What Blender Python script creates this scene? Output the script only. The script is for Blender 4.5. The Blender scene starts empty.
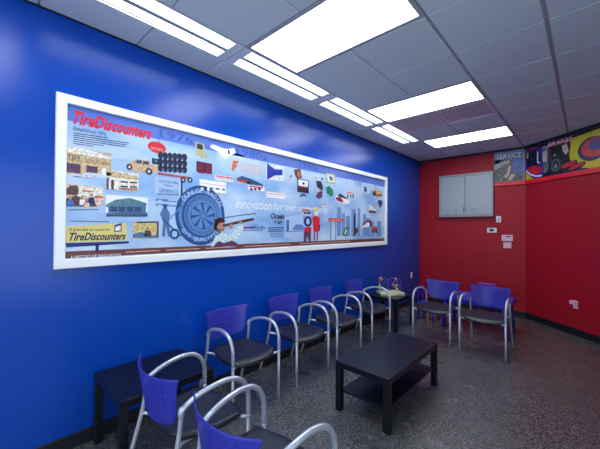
import bpy, bmesh, math
from mathutils import Vector, Matrix
C = bpy.context.scene.collection
SC = bpy.context.scene
PI = math.pi
FT = 0.3048
H = 3.024          # ceiling height
L = 5.183          # back wall
# ---------------------------------------------------------------- camera, world, exposure
cam_d = bpy.data.cameras.new('camera'); cam = bpy.data.objects.new('camera', cam_d); C.objects.link(cam)
cam_d.sensor_width = 36; cam_d.lens = 36*309.92/600; cam_d.clip_start = .02
yaw, pitch, roll = -0.747, 0.0109, 0.0063
fw = Vector((math.sin(yaw)*math.cos(pitch), math.cos(yaw)*math.cos(pitch), math.sin(pitch)))
r0 = Vector((math.cos(yaw), -math.sin(yaw), 0)); u0 = r0.cross(fw)
rt = r0*math.cos(roll)+u0*math.sin(roll); up = -r0*math.sin(roll)+u0*math.cos(roll)
mw = Matrix((rt, up, -fw)).transposed().to_4x4(); mw.translation = (2.668, -1.531, 1.559)
cam.matrix_world = mw
SC.camera = cam
w = bpy.data.worlds.new('world'); SC.world = w; w.use_nodes = True
w.node_tree.nodes['Background'].inputs[0].default_value = (.72, .86, 1, 1)
w.node_tree.nodes['Background'].inputs[1].default_value = 3.0
SC.view_settings.view_transform = 'Standard'; SC.view_settings.look = 'None'
SC.view_settings.gamma = 1; SC.view_settings.use_curve_mapping = False
SC.view_settings.exposure = 0.12
LAMP = 9.0         # emission of the fluorescent lenses
LAMP_BIG = 8.0

# unseen windows added to brighten ceiling and mural; portals sit in their openings
def portal(loc, rot, sx, sy):
    d = bpy.data.lights.new('added_window_portal', 'AREA'); d.shape = 'RECTANGLE'; d.size = sx; d.size_y = sy; d.cycles.is_portal = True
    o = bpy.data.objects.new('added_window_portal', d); C.objects.link(o); o.location = loc; o.rotation_euler = rot
portal((2.3, -3.66, 1.45), (PI/2, 0, PI), 3.8, 2.3)
portal((4.66, -1.4, 1.45), (PI/2, 0, PI/2), 3.2, 2.3)

# ---------------------------------------------------------------- materials
def lin(c): return tuple(((x/255)/12.92 if x/255 <= .04045 else ((x/255+.055)/1.055)**2.4) for x in c)
def mat(name, col, rough=.5, metal=0, spec=.5, emit=0, bump=0, bscale=60, var=0, vscale=3, coat=0, srgb=False):
    m = bpy.data.materials.new(name); m.use_nodes = True
    nt = m.node_tree; b = nt.nodes['Principled BSDF']
    c = lin(col) if srgb else col
    b.inputs['Base Color'].default_value = (*c, 1); b.inputs['Roughness'].default_value = rough
    b.inputs['Metallic'].default_value = metal; b.inputs['Specular IOR Level'].default_value = spec
    b.inputs['Coat Weight'].default_value = coat
    if emit:
        b.inputs['Emission Color'].default_value = (*c, 1); b.inputs['Emission Strength'].default_value = emit
    tc = nt.nodes.new('ShaderNodeTexCoord')
    if bump:
        n = nt.nodes.new('ShaderNodeTexNoise'); n.inputs['Scale'].default_value = bscale; n.inputs['Detail'].default_value = 4
        nt.links.new(tc.outputs['Object'], n.inputs['Vector'])
        bp = nt.nodes.new('ShaderNodeBump'); bp.inputs['Strength'].default_value = bump; bp.inputs['Distance'].default_value = .002
        nt.links.new(n.outputs['Fac'], bp.inputs['Height']); nt.links.new(bp.outputs['Normal'], b.inputs['Normal'])
    if var:
        n = nt.nodes.new('ShaderNodeTexNoise'); n.inputs['Scale'].default_value = vscale; n.inputs['Detail'].default_value = 5
        nt.links.new(tc.outputs['Object'], n.inputs['Vector'])
        r = nt.nodes.new('ShaderNodeValToRGB')
        r.color_ramp.elements[0].position = .35; r.color_ramp.elements[1].position = .65
        r.color_ramp.elements[0].color = (*[x*(1-var) for x in c], 1)
        r.color_ramp.elements[1].color = (*[min(1, x*(1+var)) for x in c], 1)
        nt.links.new(n.outputs['Fac'], r.inputs['Fac']); nt.links.new(r.outputs['Color'], b.inputs['Base Color'])
    return m
M = {}
M['blue_wall'] = mat('blue_wall', (.001, .058, .42), .24, spec=.36, bump=.25, bscale=14, coat=0)
M['red_wall'] = mat('red_wall', (.37, .006, .020), .5, spec=.3, bump=.15, bscale=40)
M['red_ledge'] = mat('red_ledge', (.75, .01, .02), .4)
M['other_wall'] = mat('other_wall', (.35, .36, .40), .6, bump=.1)
M['tile'] = mat('tile', (.66, .72, .78), .85, spec=.2, bump=.2, bscale=220)
M['grid'] = mat('grid', (.42, .41, .48), .6)
M['black_trim'] = mat('black_trim', (.008, .009, .014), .45)
M['navy_trim'] = mat('navy_trim', (.006, .009, .03), .5)
M['white_frame'] = mat('white_frame', (.90, .92, .94), .4)
M['lens'] = mat('lens', (.93, .97, 1), .4, emit=LAMP)
M['lens_big'] = mat('lens_big', (.93, .97, 1), .4, emit=LAMP_BIG)
M['housing'] = mat('housing', (.75, .77, .82), .5)
M['vent'] = mat('vent', (.85, .68, .80), .5)
M['vent_dark'] = mat('vent_dark', (.6, .48, .56), .7)
M['silver'] = mat('silver', (.55, .58, .66), .33, metal=.55, bump=.03, bscale=300)
M['seat_black'] = mat('seat_black', (.016, .018, .030), .36, bump=.12, bscale=500)
M['table_black'] = mat('table_black', (.006, .007, .013), .3, spec=.4, bump=.02, bscale=30)
M['cab_grey'] = mat('cab_grey', (.36, .42, .46), .45)
M['cab_dark'] = mat('cab_dark', (.10, .12, .14), .5)
M['plate_white'] = mat('plate_white', (.72, .74, .78), .35)
M['plate_pink'] = mat('plate_pink', (.85, .50, .62), .35)
M['screen_dark'] = mat('screen_dark', (.02, .05, .10), .2)
M['kid_blue'] = mat('kid_blue', (.03, .035, .50), .35)
M['kid_purple'] = mat('kid_purple', (.22, .02, .42), .35)
M['maze_base'] = mat('maze_base', (.50, .52, .36), .5, var=.25, vscale=12)
for n, c in dict(wire_purple=(.20,.05,.42), wire_green=(.05,.20,.12), wire_blue=(.05,.08,.5), bead_yellow=(.75,.62,.03), bead_red=(.6,.03,.05), bead_purple=(.2,.04,.4)).items():
    M[n] = mat(n, c, .3)
# speckled dark epoxy floor
def floor_mat():
    m = bpy.data.materials.new('speckled_floor'); m.use_nodes = True; nt = m.node_tree; b = nt.nodes['Principled BSDF']
    tc = nt.nodes.new('ShaderNodeTexCoord')
    v = nt.nodes.new('ShaderNodeTexVoronoi'); v.inputs['Scale'].default_value = 170; nt.links.new(tc.outputs['Object'], v.inputs['Vector'])
    r = nt.nodes.new('ShaderNodeValToRGB'); r.color_ramp.interpolation = 'CONSTANT'
    e = r.color_ramp.elements; e[0].color = (.040, .039, .043, 1); e[1].position = .35; e[1].color = (.088, .086, .092, 1)
    k = e.new(.62); k.color = (.065, .064, .07, 1); k = e.new(.78); k.color = (.145, .143, .148, 1); k = e.new(.92); k.color = (.27, .265, .26, 1)
    sp = nt.nodes.new('ShaderNodeSeparateColor'); nt.links.new(v.outputs['Color'], sp.inputs[0]); nt.links.new(sp.outputs[0], r.inputs['Fac'])
    nt.links.new(r.outputs['Color'], b.inputs['Base Color'])
    n = nt.nodes.new('ShaderNodeTexNoise'); n.inputs['Scale'].default_value = 2.2; n.inputs['Detail'].default_value = 4; nt.links.new(tc.outputs['Object'], n.inputs['Vector'])
    mr = nt.nodes.new('ShaderNodeMapRange'); mr.inputs['To Min'].default_value = .16; mr.inputs['To Max'].default_value = .36; b.inputs['Specular IOR Level'].default_value = .7
    nt.links.new(n.outputs['Fac'], mr.inputs['Value']); nt.links.new(mr.outputs['Result'], b.inputs['Roughness'])
    bp = nt.nodes.new('ShaderNodeBump'); bp.inputs['Strength'].default_value = .15; bp.inputs['Distance'].default_value = .001
    nt.links.new(sp.outputs[0], bp.inputs['Height']); nt.links.new(bp.outputs['Normal'], b.inputs['Normal'])
    return m
M['floor'] = floor_mat()
def glass_mat():
    m = bpy.data.materials.new('clear_glass'); m.use_nodes = True; nt = m.node_tree; nt.nodes.remove(nt.nodes['Principled BSDF'])
    t = nt.nodes.new('ShaderNodeBsdfTransparent'); g = nt.nodes.new('ShaderNodeBsdfGlossy'); g.inputs['Roughness'].default_value = .02
    fr = nt.nodes.new('ShaderNodeFresnel'); fr.inputs[0].default_value = 1.3; x = nt.nodes.new('ShaderNodeMixShader')
    nt.links.new(fr.outputs[0], x.inputs[0]); nt.links.new(t.outputs[0], x.inputs[1]); nt.links.new(g.outputs[0], x.inputs[2]); nt.links.new(x.outputs[0], nt.nodes['Material Output'].inputs[0])
    return m
M['glass'] = glass_mat()
# translucent perforated blue plastic of the chair backs
def back_mat(name, col, alpha):
    m = bpy.data.materials.new(name); m.use_nodes = True; nt = m.node_tree; b = nt.nodes['Principled BSDF']; out = nt.nodes['Material Output']
    b.inputs['Base Color'].default_value = (*col, 1); b.inputs['Roughness'].default_value = .3
    tl = nt.nodes.new('ShaderNodeBsdfTranslucent'); tl.inputs[0].default_value = (*[min(1, c*1.6) for c in col], 1)
    mx = nt.nodes.new('ShaderNodeMixShader'); mx.inputs[0].default_value = .3
    nt.links.new(b.outputs[0], mx.inputs[1]); nt.links.new(tl.outputs[0], mx.inputs[2])
    tr = nt.nodes.new('ShaderNodeBsdfTransparent'); tr.inputs[0].default_value = (.75, .75, 1, 1)
    tc = nt.nodes.new('ShaderNodeTexCoord'); s = nt.nodes.new('ShaderNodeSeparateXYZ'); nt.links.new(tc.outputs['Object'], s.inputs[0])
    def mth(op, a, bb=None, cc=None):
        n = nt.nodes.new('ShaderNodeMath'); n.operation = op
        for i, x in enumerate((a, bb, cc)):
            if x is None: continue
            if isinstance(x, (int, float)): n.inputs[i].default_value = x
            else: nt.links.new(x, n.inputs[i])
        return n.outputs[0]
    fx = mth('SUBTRACT', mth('FRACT', mth('MULTIPLY', s.outputs['X'], 1/.042)), .5)
    fz = mth('SUBTRACT', mth('FRACT', mth('MULTIPLY', s.outputs['Z'], 1/.036)), .5)
    d = mth('ADD', mth('MULTIPLY', fx, fx), mth('MULTIPLY', fz, fz))
    hole = mth('LESS_THAN', d, .028)
    inx = mth('LESS_THAN', mth('ABSOLUTE', s.outputs['X']), .168)
    inz = mth('MULTIPLY', mth('GREATER_THAN', s.outputs['Z'], .54), mth('LESS_THAN', s.outputs['Z'], .757))
    hole = mth('MULTIPLY', mth('MULTIPLY', hole, inx), inz)
    fac = mth('MAXIMUM', hole, alpha)
    m2 = nt.nodes.new('ShaderNodeMixShader'); nt.links.new(fac, m2.inputs[0]); nt.links.new(mx.outputs[0], m2.inputs[1]); nt.links.new(tr.outputs[0], m2.inputs[2])
    nt.links.new(m2.outputs[0], out.inputs[0])
    return m
M['back_blue'] = back_mat('back_blue', (.06, .07, .50), .28)

# ---------------------------------------------------------------- mesh helpers
def link(name, bm, mats, parent=None, smooth=False, mod=None, loc=None):
    me = bpy.data.meshes.new(name); bmesh.ops.recalc_face_normals(bm, faces=bm.faces[:]); bm.to_mesh(me); bm.free()
    for mm in (mats if isinstance(mats, (list, tuple)) else [mats]): me.materials.append(M[mm] if isinstance(mm, str) else mm)
    if smooth:
        for p in me.polygons: p.use_smooth = True
    o = bpy.data.objects.new(name, me); C.objects.link(o)
    if parent: o.parent = parent
    if loc: o.location = loc
    return o
def struct(name, bm, mats, parent=None):
    o = link(name, bm, mats, parent)
    if not parent: o['kind'] = 'structure'
    return o
def tag(o, label, cat, group=None):
    o['label'] = label; o['category'] = cat
    if group: o['group'] = group
    return o
def empty(name, loc, label, cat, group=None, rz=0):
    o = bpy.data.objects.new(name, None); o.empty_display_size = .1; C.objects.link(o); o.location = loc; o.rotation_euler = (0, 0, rz)
    return tag(o, label, cat, group)
def box(bm, x0, y0, z0, x1, y1, z1, bev=0, seg=2, mi=0):
    g = bmesh.ops.create_cube(bm, size=1); vs = g['verts']
    for v in vs: v.co = Vector(((x0+x1)/2+v.co.x*(x1-x0), (y0+y1)/2+v.co.y*(y1-y0), (z0+z1)/2+v.co.z*(z1-z0)))
    fs = {f for v in vs for f in v.link_faces}
    for f in fs: f.material_index = mi
    if bev:
        es = {e for v in vs for e in v.link_edges}
        r = bmesh.ops.bevel(bm, geom=list(es), offset=bev, segments=seg, affect='EDGES', profile=.5)
        for f in r['faces']: f.material_index = mi
def nbm(): return bmesh.new()
def prism(bm, pts, z0, z1, mi=0):
    a = [bm.verts.new((x, y, z0)) for x, y in pts]; b = [bm.verts.new((x, y, z1)) for x, y in pts]; n = len(pts)
    fs = [bm.faces.new(a), bm.faces.new(b)]+[bm.faces.new((a[i], a[(i+1) % n], b[(i+1) % n], b[i])) for i in range(n)]
    for f in fs: f.material_index = mi
def catmull(P, n=6):
    P = [Vector(p) for p in P]; Q = [P[0]*2-P[1]]+P+[P[-1]*2-P[-2]]; out = []
    for i in range(1, len(Q)-2):
        a, b, c, d = Q[i-1:i+3]
        for k in range(n):
            t = k/n; out.append(.5*((2*b)+(c-a)*t+(2*a-5*b+4*c-d)*t*t+(3*b-a-3*c+d)*t**3))
    out.append(P[-1]); return out
def tube(bm, P, r, seg=12, cap=True, rb=None, side=Vector((1, 0, 0))):
    """round (or oval: r along `side`, rb across) tube along points"""
    P = [Vector(p) for p in P]; rings = []; rb = rb or r; prev = None
    for i, p in enumerate(P):
        t = (P[min(i+1, len(P)-1)]-P[max(i-1, 0)]).normalized()
        if prev is None:
            s = side if abs(t.dot(side)) < .9 else Vector((0, 1, 0))
        else: s = prev
        s = (s-t*s.dot(t)).normalized(); q = t.cross(s); prev = s
        rings.append([bm.verts.new(p+s*math.cos(2*PI*k/seg)*r+q*math.sin(2*PI*k/seg)*rb) for k in range(seg)])
    for A, B in zip(rings, rings[1:]):
        for k in range(seg): bm.faces.new((A[k], A[(k+1) % seg], B[(k+1) % seg], B[k]))
    if cap: bm.faces.new(rings[0]); bm.faces.new(rings[-1][::-1])
def ellipsoid(bm, c, r, seg=14):
    g = bmesh.ops.create_uvsphere(bm, u_segments=seg, v_segments=seg//2+2, radius=1)
    for v in g['verts']: v.co = Vector((c[0]+v.co.x*r[0], c[1]+v.co.y*r[1], c[2]+v.co.z*r[2]))
def tree_copy(o, parent=None, loc=None, rz=None, label=None):
    kids = list(o.children); c = o.copy(); C.objects.link(c)
    if parent: c.parent = parent
    if loc: c.location = loc
    if rz is not None: c.rotation_euler = (0, 0, rz)
    if label: c['label'] = label
    for k in kids: tree_copy(k, c)
    return c

# ---------------------------------------------------------------- room shell
DX, DY = .75/math.hypot(.75, .661), -.661/math.hypot(.75, .661)     # direction of the angled wall
JX = 1.876
XR, YR = 4.6, -3.6
t_end = (XR-JX)/DX; YA = L+DY*t_end
NX, NY = DY, -DX                                                    # into the room
OUT = [(0, YR), (XR, YR), (XR, YA), (JX, L), (0, L)]
bm = nbm(); prism(bm, OUT, -.08, 0); struct('floor', bm, 'floor')
bm = nbm(); box(bm, -.1, YR-.1, 0, 0, L+.1, H+.12); struct('wall_left', bm, 'blue_wall')
bm = nbm(); box(bm, 0, L, 0, JX+.06, L+.1, H+.12); struct('wall_back', bm, 'red_wall')
bm = nbm(); prism(bm, [(JX, L), (XR, YA), (XR+.1, YA+.1), (JX+.06, L+.1)], 0, H+.12); struct('wall_angled', bm, 'red_wall')
bm = nbm()
for a in ((-3.6, 0, -3.0, H+.12), (.2, 0, YA+.1, H+.12), (-3.0, 0, .2, .30), (-3.0, 2.60, .2, H+.12)): box(bm, XR, a[0], a[1], XR+.1, a[2], a[3])
struct('wall_right', bm, 'other_wall')
bm = nbm()
for a in ((0, 0, .4, H+.12), (4.2, 0, XR+.1, H+.12), (.4, 0, 4.2, .30), (.4, 2.60, 4.2, H+.12)): box(bm, a[0], YR-.1, a[1], a[2], YR, a[3])
struct('wall_rear', bm, 'other_wall')
def added_window(name, p0, p1, horiz):
    a0, a1 = p0, p1; f = nbm(); g = nbm(); n = 3
    def bx(q, u0, z0, u1, z1, d0, d1):
        if horiz: box(q, u0, YR-d1, z0, u1, YR-d0, z1)
        else: box(q, XR+d0, u0, z0, XR+d1, u1, z1)
    bx(f, a0, .30, a1, .35, .03, .08); bx(f, a0, 2.55, a1, 2.60, .03, .08)
    for k in range(n+1):
        u = a0+(a1-a0)*k/n; u = min(max(u, a0+.025), a1-.025); bx(f, u-.025, .35, u+.025, 2.55, .03, .08)
    bx(g, a0+.02, .33, a1-.02, 2.57, .052, .058)
    o = struct(name, f, 'housing'); link('pane', g, 'glass', o)
added_window('added_window_1', .4, 4.2, True); added_window('added_window_2', -3.0, .2, False)  # both added out of view, so daylight lifts the ceiling and mural
# ceiling: dropped tiles, each slightly proud of the runners between them
def clip(poly, n, d):
    out = []
    for i in range(len(poly)):
        a, b = poly[i], poly[(i+1) % len(poly)]; da = a[0]*n[0]+a[1]*n[1]-d; db = b[0]*n[0]+b[1]*n[1]-d
        if da >= 0: out.append(a)
        if (da >= 0) != (db >= 0):
            t = da/(da-db); out.append((a[0]+(b[0]-a[0])*t, a[1]+(b[1]-a[1])*t))
    return out
S0 = 1.0795*FT
xs = [0, S0, S0+FT]+[S0+FT+2*FT*k for k in range(1, 8)]
gapx = {1: .010, 2: .018, 4: .026, 5: .026, 7: .026}
bm = nbm()
BIG = [(-6, 1), (0, 1), (6, 1), (12, 1)]
def skip(ci, yf):
    if ci == 1 and yf < 12: return True
    if ci in (2, 3) and (yf in (-6, 0, 6, 12) or yf == 8): return True
    return False
for ci in range(len(xs)-1):
    for k in range(-6, 9):
        yf = 2*k
        if skip(ci, yf): continue
        g0 = gapx.get(ci, .012)/2; g1 = gapx.get(ci+1, .012)/2; gy = .006
        x0 = xs[ci]+(0 if ci == 0 else g0); x1 = xs[ci+1]-g1; y0 = max(yf*FT+gy, YR); y1 = min((yf+2)*FT-gy, L)
        if y1-y0 < .05 or x0 > XR-.05: continue
        P = [(x0, y0), (x1, y0), (x1, y1), (x0, y1)]; P = clip(P, (-1, 0), -XR)
        P = clip(P, (NX, NY), NX*JX+NY*L)
        if len(P) < 3: continue
        cx = sum(p[0] for p in P)/len(P); cy = sum(p[1] for p in P)/len(P)
        b = 0.002
        Q = [(x+(b if x < cx else -b), y+(b if y < cy else -b)) for x, y in P]
        lo = [bm.verts.new((x, y, H)) for x, y in Q]; hi = [bm.verts.new((x, y, H+.012)) for x, y in P]; n = len(P)
        bm.faces.new(lo)
        for i in range(n): bm.faces.new((lo[i], lo[(i+1) % n], hi[(i+1) % n], hi[i]))
        bm.faces.new(hi)
ceil_o = struct('ceiling', bm, 'tile')
bm = nbm(); prism(bm, OUT, H+.085, H+.115); struct('ceiling_deck', bm, 'grid', ceil_o)
bm = nbm(); zt = (H+.0105, H+.02)
for i, x in enumerate(xs[1:], 1):
    if x > XR: continue
    ye = min(L, L+(x-JX)*DY/DX if x > JX else L)
    if i == 3:
        ys = [YR]
        for yf in (-6, 0, 6): ys += [yf*FT, (yf+2)*FT]
        ys += [12*FT, 14*FT, ye]
        for a, c in zip(ys[::2], ys[1::2]): box(bm, x-.02, a, zt[0], x+.02, c, zt[1])
    else: box(bm, x-.02, YR, zt[0], x+.02, ye, zt[1])
for k in range(-5, 9):
    y = 2*k*FT
    xe = min(XR, XR if y < YA else JX+(L-y)*DX/-DY)
    box(bm, 0, y-.018, zt[0]+.0002, xs[1], y+.018, zt[1])
    if k % 2 == 0 or y > 11*FT: box(bm, xs[1], y-.018, zt[0]+.0002, xs[2], y+.018, zt[1])
    box(bm, xs[2], y-.018, zt[0]+.0002, xe, y+.018, zt[1])
struct('ceiling_runners', bm, 'grid', ceil_o)
# trims
bm = nbm(); box(bm, .0, YR, 0, .014, L, .10, .002, 1); struct('baseboard_left', bm, 'black_trim')
bm = nbm(); box(bm, .014, L-.014, 0, JX-.004, L, .10); struct('baseboard_back', bm, 'black_trim')
def on_angled(s0, s1, d):   # plan quad along the angled wall, thickness d
    a = (JX+DX*s0, L+DY*s0); b = (JX+DX*s1, L+DY*s1); return [a, b, (b[0]+NX*d, b[1]+NY*d), (a[0]+NX*d, a[1]+NY*d)]
bm = nbm(); prism(bm, on_angled(.006, t_end-.02, .014), 0, .10); struct('baseboard_right', bm, 'black_trim')
bm = nbm(); box(bm, 0, YR, H-.008, .012, L, H+.004); struct('trim_1', bm, 'navy_trim')
bm = nbm(); box(bm, .012, L-.03, H-.038, JX-.01, L, H); struct('trim_2', bm, 'navy_trim')
bm = nbm(); prism(bm, on_angled(0, t_end-.02, .03), H-.06, H); struct('trim_3', bm, 'navy_trim')
bm = nbm(); box(bm, 1.395, L-.03, 2.355, JX-.01, L, 2.42, .003, 1); struct('trim_4', bm, 'red_ledge')
bm = nbm(); prism(bm, on_angled(.0, t_end-.02, .03), 2.35, 2.42); struct('trim_5', bm, 'red_ledge')

# ---------------------------------------------------------------- ceiling lights
def big_light(yf, label):
    x0, x1, y0, y1 = xs[2], xs[4], yf*FT, (yf+2)*FT
    t = empty('panel_light', ((x0+x1)/2, (y0+y1)/2, H), label, 'ceiling light', None)
    X, Y = (x1-x0)/2, (y1-y0)/2
    bm = nbm(); e = .026
    box(bm, -X+.002, -Y+.002, 0, X-.002, -Y+e+.01, .02); box(bm, -X+.002, Y-e-.01, 0, X-.002, Y-.002, .02)
    box(bm, -X+.002, -Y+e+.01, 0, -X+e+.004, Y-e-.01, .02); box(bm, X-e-.004, -Y+e+.01, 0, X-.002, Y-e-.01, .02)
    link('light_frame', bm, 'grid', t)
    bm = nbm(); box(bm, -X+e+.005, -Y+e+.011, .002, X-e-.005, Y-e-.011, .009); link('diffuser', bm, 'lens_big', t)
big_light(-6, 'large rectangular ceiling light panel behind the viewer')
big_light(0, 'largest bright rectangular ceiling light panel at the top middle, nearest the viewer')
big_light(6, 'bright rectangular ceiling light panel in the middle, just in front of the two vents')
big_light(12, 'farthest bright rectangular ceiling light panel, closest to the red wall and wall cabinet')
tl = {-12: 'narrow twin-strip ceiling light behind the viewer, farthest back', -8: 'narrow twin-strip ceiling light behind the viewer, beside the blue wall',
      -4: 'narrow twin-strip ceiling light cut by the top edge of the photo',
      0: 'narrow twin-strip ceiling light directly left of the largest light panel',
      4: 'narrow twin-strip ceiling light beside the middle light panel, second from the red wall',
      8: 'narrow twin-strip ceiling light last in the line, nearest the red wall'}
troffer = None
for yf in sorted(tl):
    if yf < -4: continue
    loc = ((xs[1]+xs[2])/2, (yf+2)*FT, H)
    if troffer:
        tree_copy(troffer, None, loc, None, tl[yf]); continue
    t = troffer = empty('strip_light', loc, tl[yf], 'ceiling light', 'twin-strip ceiling lights in a line along the blue wall')
    X, Y = FT/2-.008, 2*FT-.006
    bm = nbm(); z = .010; e = .075; D = .042
    box(bm, -X, -Y, 0, X, -Y+e, z); box(bm, -X, Y-e, 0, X, Y, z)
    box(bm, -X, -Y+e, 0, -X+.012, Y-e, z); box(bm, X-.012, -Y+e, 0, X, Y-e, z)
    q = X-.025
    box(bm, -q, -Y+e-.004, z, q, -Y+e, D+.02); box(bm, -q, Y-e, z, q, Y-e+.004, D+.02)
    box(bm, -X+.012-.003, -Y+e, z, -X+.012, Y-e, D+.02); box(bm, X-.012, -Y+e, z, X-.012+.003, Y-e, D+.02)
    link('light_housing', bm, 'housing', t)
    bm = nbm(); box(bm, -.021, -Y+e, -.002, .021, Y-e, D+.01, .002, 1); link('center_bar', bm, 'cab_grey', t)
    for s in (-1, 1):
        bm = nbm(); xa, xb = sorted((s*.0215, s*(X-.0125))); box(bm, xa, -Y+e+.001, D, xb, Y-e-.001, D+.012); link('diffuser', bm, 'lens', t)
# vents
def vent(x0, x1, y0, y1, label, name, n, mats):
    t = empty(name, ((x0+x1)/2, (y0+y1)/2, H), label, 'ceiling vent'); X, Y = (x1-x0)/2-.008, (y1-y0)/2-.006
    bm = nbm(); e = .03
    for a in ((-X, -Y, X, -Y+e), (-X, Y-e, X, Y), (-X, -Y+e, -X+e, Y-e), (X-e, -Y+e, X, Y-e)): box(bm, a[0], a[1], 0, a[2], a[3], .015)
    link('vent_frame', bm, mats[0], t)
    bm = nbm(); box(bm, -X+e, -Y+e, .0135, X-e, Y-e, .0148); link('vent_backing', bm, 'vent_dark', t)
    bm = nbm()
    for k in range(n):
        y = -Y+e+(2*Y-2*e)*(k+.5)/n; hw = (Y-e)/n*.62
        v = [bm.verts.new(p) for p in ((-X+e, y-hw, .001), (X-e, y-hw, .001), (X-e, y+hw, .005), (-X+e, y+hw, .005), (-X+e, y-hw, -.001), (X-e, y-hw, -.001), (X-e, y+hw, .003), (-X+e, y+hw, .003))]
        for f in ((0, 1, 2, 3), (4, 5, 6, 7), (0, 1, 5, 4), (2, 3, 7, 6), (0, 3, 7, 4), (1, 2, 6, 5)): bm.faces.new([v[i] for i in f])
    if name == 'return_grille':
        for k in range(24):
            x = -X+e+(2*X-2*e)*(k+.5)/24; box(bm, x-.0012, -Y+e, 0, x+.0012, Y-e, .012)
    link('louvre', bm, mats[1], t)
vent(xs[2], xs[3], 8*FT, 10*FT, 'finely gridded mauve return grille in the ceiling, left of the louvred vent', 'return_grille', 24, ('vent', 'vent'))
vent(xs[3], xs[4], 8*FT, 10*FT, 'mauve louvred ceiling vent with broad slats, right of the finely gridded grille', 'louvred_vent', 6, ('vent', 'vent'))

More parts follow.
